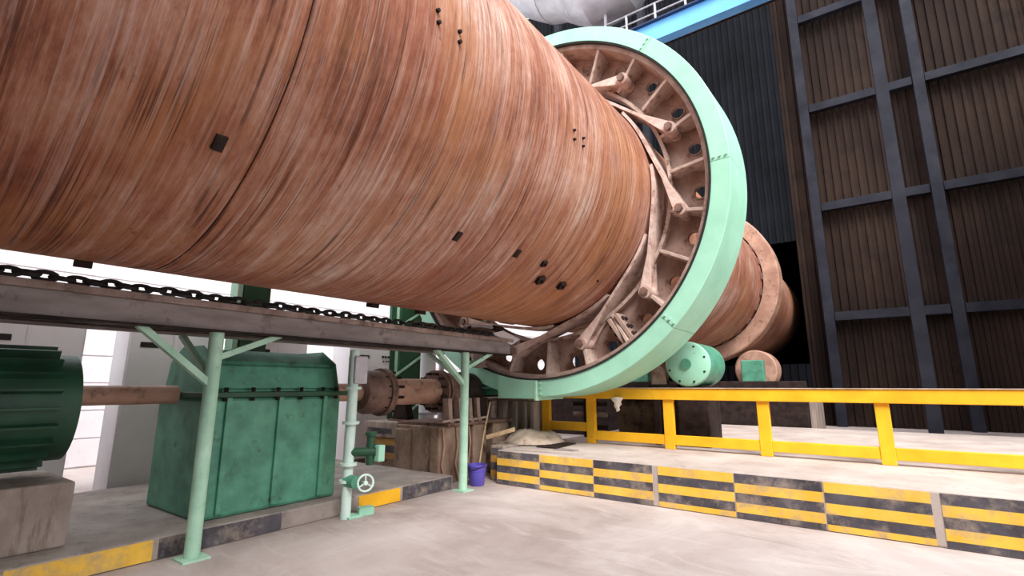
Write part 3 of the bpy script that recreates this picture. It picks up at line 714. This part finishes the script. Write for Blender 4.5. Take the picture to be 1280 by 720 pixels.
gc2 = root('steel_column', 'dark green steel column between the white cabinets at the left', 'column', (-3.3, -3.45, 0))
m = MB(); m.box(-3.55, -3.2, -3.66, -3.24, 0.2, 7.2); m.build('column_box', 'green', gc2, 0.01)
m = MB(); m.box(-3.5, -3.25, -3.76, -3.68, 0.2, 7.2); m.build('column_edge', 'mintpost', gc2)
# thin guard rail beyond the shaft
gr = root('guard_rail', 'thin dark guard rail beyond the drive shaft', 'railing', (-5, 1.5, 0))
for z in (0.62, 0.86, 1.06):
    m = MB(); m.cyl((-5, 0.2, z), (-5, 7, z), 0.02, n=8); m.build('rail', 'darksteel', gr)
for y in (0.25, 1.7, 3.15, 4.6, 6.05):
    m = MB(); m.cyl((-5, y, 0), (-5, y, 1.06), 0.024, n=8); m.build('rail_post', 'darksteel', gr)
m = MB(); m.cyl((-4.9, 0.6, 1.25), (-4.9, 2.3, 0.42), 0.03, n=8); m.build('rail_brace', 'darksteel', gr)

# ------------------------------------------------------------------ ribbed foundation wall under the cover
fw = root('pinion_foundation', 'grey brown ribbed foundation wall under the left end of the cover', 'foundation', (-1.2, 1.2, 0))
m = MB(); m.box(-2.15, -0.68, 1.06, 1.6, 0, 1.30); m.build('foundation_block', 'conc', fw, 0.015)
m = MB(); m.box(-2.2, -0.66, 1.0, 1.62, 1.30, 1.35); m.build('cap_plate', 'rustconc', fw, 0.005)
for x in (-1.95, -1.72, -1.42, -1.16, -0.92, -0.73):
    m = MB(); m.box(x - 0.04, x + 0.04, 0.99, 1.07, 0, 1.29); m.build('stiffener', 'rib' if x < -1.2 else 'conc', fw, 0.008)

# ------------------------------------------------------------------ striped concrete kerb platform
kb = root('striped_kerb', 'raised concrete base with yellow and black painted stripes below the ring', 'kerb', (2, 0, 0))
KY = -0.62
m = MB(); m.box(-0.37, 12.5, KY, 7.5, 0, 0.54); m.build('kerb_block', 'kerbtop', kb, 0.02)
panels = [(-0.365, 0.47, 'b'), (0.485, 1.41, 'y'), (1.425, 2.31, 'b'), (2.39, 3.35, 'y'), (3.365, 4.3, 'b'), (4.315, 5.25, 'y'), (5.33, 6.28, 'b'), (6.295, 7.2, 'y'), (7.215, 8.15, 'b'), (8.165, 9.1, 'y'), (9.115, 10.1, 'b')]
for x0, x1, first in panels:
    zz = 0.525; c = first
    for k in range(5):
        h = 0.112
        m = MB(); m.box(x0, x1, KY - 0.005, KY + 0.01, max(zz - h, 0.012), zz)
        m.build('painted_stripe', {'y': 'yline', 'b': 'bline'}[c], kb)
        zz -= h; c = 'b' if c == 'y' else 'y'
        if zz < 0.05: break
eb = root('kerb_end_block', 'narrow dull striped end block left of the striped base', 'block', (-0.55, -0.3, 0))
m = MB(); m.box(-0.66, -0.385, -0.42, 0.1, 0, 0.58); m.build('block', 'conc', eb, 0.015)
m = MB(); m.box(-0.99, -0.385, 0.1, 0.98, 0, 0.56); m.build('block_step', 'conc', eb, 0.015)
for k, c in enumerate(('ydull', 'bline', 'ydull', 'bline')):
    m = MB(); m.box(-0.655, -0.39, -0.426, -0.414, 0.06 + k * 0.12, 0.06 + k * 0.12 + 0.115); m.build('painted_stripe', c, eb)

# dust heap on the base and steel plates
dh = MB(); nx, ny = 26, 18; vs = []
for j in range(ny):
    for i in range(nx):
        x = -1.0 + 1.05 * i / (nx - 1); y = 0.0 + 0.98 * j / (ny - 1)
        e = max(0.0, 1 - ((x + 0.46) / 0.5) ** 2 - ((y - 0.66) / 0.62) ** 2)
        vs.append((x, y, 0.562 + 0.17 * e ** 0.6 * (1 + 0.45 * math.sin(5 * x + 2) * math.cos(6 * y)) + (rnd.uniform(0, 0.03) if e > 0 else 0)))
dh.add(vs, [(j * nx + i, j * nx + i + 1, (j + 1) * nx + i + 1, (j + 1) * nx + i) for j in range(ny - 1) for i in range(nx - 1) if any(vs[q][2] > 0.563 for q in (j * nx + i, j * nx + i + 1, (j + 1) * nx + i + 1, (j + 1) * nx + i))], True)
dh.build('dust_heap', 'dust', kind='stuff', label='heap of pale cement dust spilled at the left end of the striped base', cat='dust', origin=(-0.5, 0.6, 0.56))
m = MB(); m.prism_z([(0.0, 0.02), (0.40, 0.04), (0.30, 0.9), (0.06, 0.95)], 0.545, 0.56)
m.build('dark_plate', 'darksteel', bevel=0.003, label='black oily steel plate lying on the striped base', cat='plate', origin=(0.2, 0.4, 0.545))
m = MB(); m.prism_z([(-0.12, -0.5), (0.92, -0.42), (0.98, -0.2), (-0.1, -0.22)], 0.542, 0.552)
m.build('pale_plate', 'kerbtop', bevel=0.002, label='thin pale strip plate along the front edge of the striped base', cat='plate', origin=(0.4, -0.3, 0.542))
m = MB(); m.prism_z([(0.42, -0.12), (0.78, -0.06), (0.80, 0.1), (0.46, 0.1)], 0.543, 0.556)
m.build('steel_offcut', 'beam', bevel=0.002, label='small grey steel offcut right of the black plate', cat='plate', origin=(0.7, 0.0, 0.543))
# wooden plank and stick at the left end
m = MB(); m.bar((-0.79, -0.38, 0.70), (-0.36, -0.12, 0.84), 0.14, 0.07); 
m.build('plank', 'wood', bevel=0.008, label='short pale wooden plank leaning above the purple bucket', cat='plank', origin=(-0.7, -0.4, 0.7))
m = MB(); m.tube([(-0.60, -0.86, 0.06), (-0.72, -0.55, 0.75), (-0.86, -0.2, 1.30)], 0.013, 8)
m.build('stick', 'wood', label='thin pale stick standing in the purple bucket', cat='stick', origin=(-0.6, -0.86, 0.05))

bk = root('bucket', 'violet plastic bucket standing on the floor behind the mint post', 'bucket', (-0.55, -0.92, 0))
c = (-0.55, -0.92, 0)
m = MB(); m.lathe([(0.0, 0.0), (0.11, 0.0), (0.118, 0.01), (0.15, 0.30), (0.162, 0.30), (0.162, 0.33), (0.145, 0.33), (0.112, 0.02), (0.0, 0.02)], 36, 'Z', c); m.build('bucket_body', 'purple', bk)
m = MB(); m.lathe([(0.139, 0.225), (0.149, 0.225), (0.151, 0.24), (0.140, 0.24)], 36, 'Z', c, closed=True); m.build('bucket_band', 'purple', bk)
m = MB(); m.tube([(c[0] + 0.165 * math.cos(t), c[1] + 0.165 * math.sin(t) * 0.98, 0.315 - 0.06 * math.sin(t) ** 2) for t in [PI + PI * q / 14 for q in range(15)]], 0.006, 6); m.build('bucket_handle', 'darksteel', bk)
m = MB(); m.lathe([(0.0, 0.27), (0.139, 0.262)], 24, 'Z', c); m.build('bucket_contents', 'seal', bk)

# ------------------------------------------------------------------ yellow railing
yr = root('yellow_railing', 'thick yellow steel guard railing standing on the striped base', 'railing', (1, 1.2, 0.54))
for x in (-0.53, 0.47, 1.96, 3.45, 4.95, 6.45, 7.95):
    m = MB(); m.box(x - 0.085, x + 0.085, 1.17, 1.27, 0.54, 1.36); m.build('post', 'yellow', yr, 0.008)
m = MB(); m.box(-0.62, 8.05, 1.12, 1.30, 1.36, 1.55); m.build('top_rail', 'yellow', yr, 0.01)
m = MB(); m.box(-0.62, 8.05, 1.10, 1.32, 1.551, 1.562); m.build('dust_strip', 'dust', yr)
m = MB(); m.box(-0.44, 0.38, 1.18, 1.26, 0.75, 0.91); m.build('lower_rail', 'yellow', yr, 0.008)
for x0, x1 in ((0.555, 1.875), (2.045, 3.365), (3.535, 4.865), (5.035, 6.365), (6.535, 7.865)):
    m = MB(); m.box(x0, x1, 1.18, 1.26, 0.61, 0.77); m.build('lower_rail', 'yellow', yr, 0.008)
# rag tied to the top rail
rg = MB(); prof = []
for k in range(9):
    t = k / 8; prof.append((0.012 + 0.085 * (1 - t) ** 0.8, 1.39 - 0.25 * t))
rg.lathe([(0.0, 1.40)] + prof + [(0, 1.138)], 14, 'Z', (1.08, 1.06, 0))
rg.v = [(x + 0.015 * math.sin(z * 60 + y * 30), y + 0.012 * math.sin(z * 45 + x * 50), z) for x, y, z in rg.v]
rg.build('rag', 'cloth', label='white rag hanging from the yellow top rail', cat='rag', origin=(1.08, 1.06, 1.14))

# ------------------------------------------------------------------ machinery behind the railing
ot = root('oil_tank', 'brown black oil tank box behind the yellow railing', 'tank', (1.1, 3.2, 0.54))
m = MB(); m.box(0.3, 1.9, 2.8, 3.6, 0.6, 1.3); m.build('tank_body', 'tank', ot, 0.02)
m = MB(); m.box(0.25, 1.95, 2.75, 3.65, 1.3, 1.33); m.build('tank_lid', 'tank', ot, 0.005)
for x in (0.6, 1.85):
    m = MB(); m.box(x - 0.06, x + 0.06, 2.9, 3.5, 0.54, 0.6); m.build('tank_foot', 'darksteel', ot)
m = MB(); m.box(0.85, 1.4, 2.785, 2.805, 0.68, 1.15); m.build('tank_hatch', 'tank', ot, 0.006)
db = MB(); db.box(-5.5, 3.4, 7.6, 8.0, 0.0, 1.72)  # dark wall stands in for the dark void behind the railing
db.build('dark_backdrop', 'darksteel', bevel=0.03, label='long dark backdrop wall in place of the dark void behind the oil tank', cat='backdrop wall', origin=(-1, 7.8, 0))
ps = root('pipe_rack', 'dark pipe stand with pipes left of the oil tank', 'pipe rack', (-0.1, 2.2, 0.54))
for z in (0.75, 1.0, 1.22):
    m = MB(); m.cyl((-0.45, 2.2, z), (0.3, 2.25, z), 0.05, n=14); m.build('pipe', 'deck' if z == 1.0 else 'darksteel', ps)
m = MB(); m.box(-0.2, -0.1, 2.16, 2.3, 0.54, 1.32); m.build('pipe_post', 'darksteel', ps)

mt = root('auxiliary_motor', 'mint green round motor on a grey bracket right of the ring', 'motor', (2.2, 1.9, 0.54))
m = MB(); m.cyl((2.22, 1.6, 1.98), (2.22, 2.6, 1.98), 0.40, n=48); m.build('motor_body', 'teal', mt)
m = MB(); m.lathe([(0.0, 1.52), (0.30, 1.53), (0.38, 1.56), (0.40, 1.6)], 48, 'Y', (2.22, 0, 1.98)); m.build('motor_end_cover', 'mint', mt)
m = MB(); m.cyl((2.22, 1.48, 1.98), (2.22, 1.53, 1.98), 0.09, n=24); m.build('motor_hub', 'teal', mt)
for k in range(8):
    x, z = polar(0.33, 45 * k + 20); m = MB(); m.cyl((2.22 + x, 1.53, 1.98 + z), (2.22 + x, 1.57, 1.98 + z), 0.02, n=6); m.build('end_bolt', 'darksteel', mt)
m = MB(); m.box(1.95, 2.5, 1.7, 2.5, 0.54, 1.60); m.build('motor_stand', 'darksteel', mt, 0.02)
m = MB(); m.prism_y([(1.50, 1.62), (1.80, 1.62), (1.78, 1.84), (1.66, 1.95), (1.56, 1.88)], 1.66, 1.80); m.build('bracket', 'rib', mt, 0.01)
m = MB(); m.box(1.46, 2.0, 1.62, 1.95, 1.56, 1.62); m.build('bracket_shelf', 'darksteel', mt, 0.01)
m = MB(); m.box(1.52, 1.62, 1.7, 1.8, 0.54, 1.56); m.build('bracket_leg', 'darksteel', mt)

# ------------------------------------------------------------------ high up beyond the ring: lagged duct, walkway
du = root('lagged_duct', 'big sagging silver lagged duct high up behind the kiln', 'duct', (-4, 9, 17))
path = []; rs = []
pts = [(-16, 9, 25.5), (-12, 9, 23.2), (-9, 9, 21.5), (-7.2, 9, 20.7), (-6.0, 9, 20.0), (-5.2, 9, 19.5), (-4.6, 9, 19.2), (-3.9, 9, 18.85), (-3.2, 9, 18.45), (-2.6, 9, 18.15), (-2.0, 9, 18.15), (-1.6, 9, 18.6), (-1.4, 9, 19.4), (-1.3, 9, 21), (-1.3, 9, 25)]
rr = [1.5, 1.5, 1.5, 1.5, 1.52, 1.6, 1.7, 1.58, 1.68, 1.85, 1.85, 1.7, 1.6, 1.5, 1.5]
m = MB(); m.tube(pts, rr, 28); m.build('duct_skin', 'silver', du)
for i in (2, 4, 6, 8):
    p, q = Vector(pts[i]), Vector(pts[i + 1]); d = (q - p).normalized(); m = MB(); m.cyl(p - d * 0.04, p + d * 0.04, rr[i] + 0.015, n=28); m.build('lagging_band', 'railgrey', du)
m = MB(); m.bar((-2.35, 9, 15.2), (-2.35, 9, 16.4), 0.1, 0.1); m.build('duct_leg', 'railgrey', du)
wk = root('walkway', 'light blue girder walkway with pale handrail high behind the ring', 'walkway', (1, 9, 14.2))
m = MB(); m.box(-2.6, 9, 8.95, 9.05, 14.3, 15.06); m.build('girder_web', 'blue', wk)
for z in (14.22, 15.06):
    m = MB(); m.box(-2.6, 9, 8.8, 9.2, z, z + 0.06); m.build('girder_flange', 'navy' if z > 15 else 'blue', wk)
m = MB(); m.box(-2.6, 9, 9.2, 10.4, 15.02, 15.1); m.build('walkway_deck', 'darksteel', wk)
for x in (-2.4, -1.48, -0.33, 0.8, 1.95, 3.1, 4.25, 5.4, 6.55, 7.7):
    m = MB(); m.bar((x, 9.0, 15.12), (x, 9.0, 15.92), 0.07, 0.07); m.build('handrail_post', 'railgrey', wk)
for z in (15.5, 15.92):
    m = MB(); m.cyl((-2.4, 9.0, z), (8.6, 9.0, z), 0.035, n=10); m.build('handrail', 'railgrey', wk)
cl = root('walkway_column', 'dark steel column carrying the blue walkway', 'column', (6.0, 9.6, 0.54))
m = MB(); m.box(5.85, 6.15, 9.45, 9.75, 0.0, 15.0); m.build('column_shaft', 'shedsteel', cl, 0.01)
m = MB(); m.box(5.7, 6.3, 9.3, 9.9, 0.0, 0.05); m.build('column_foot', 'shedsteel', cl)
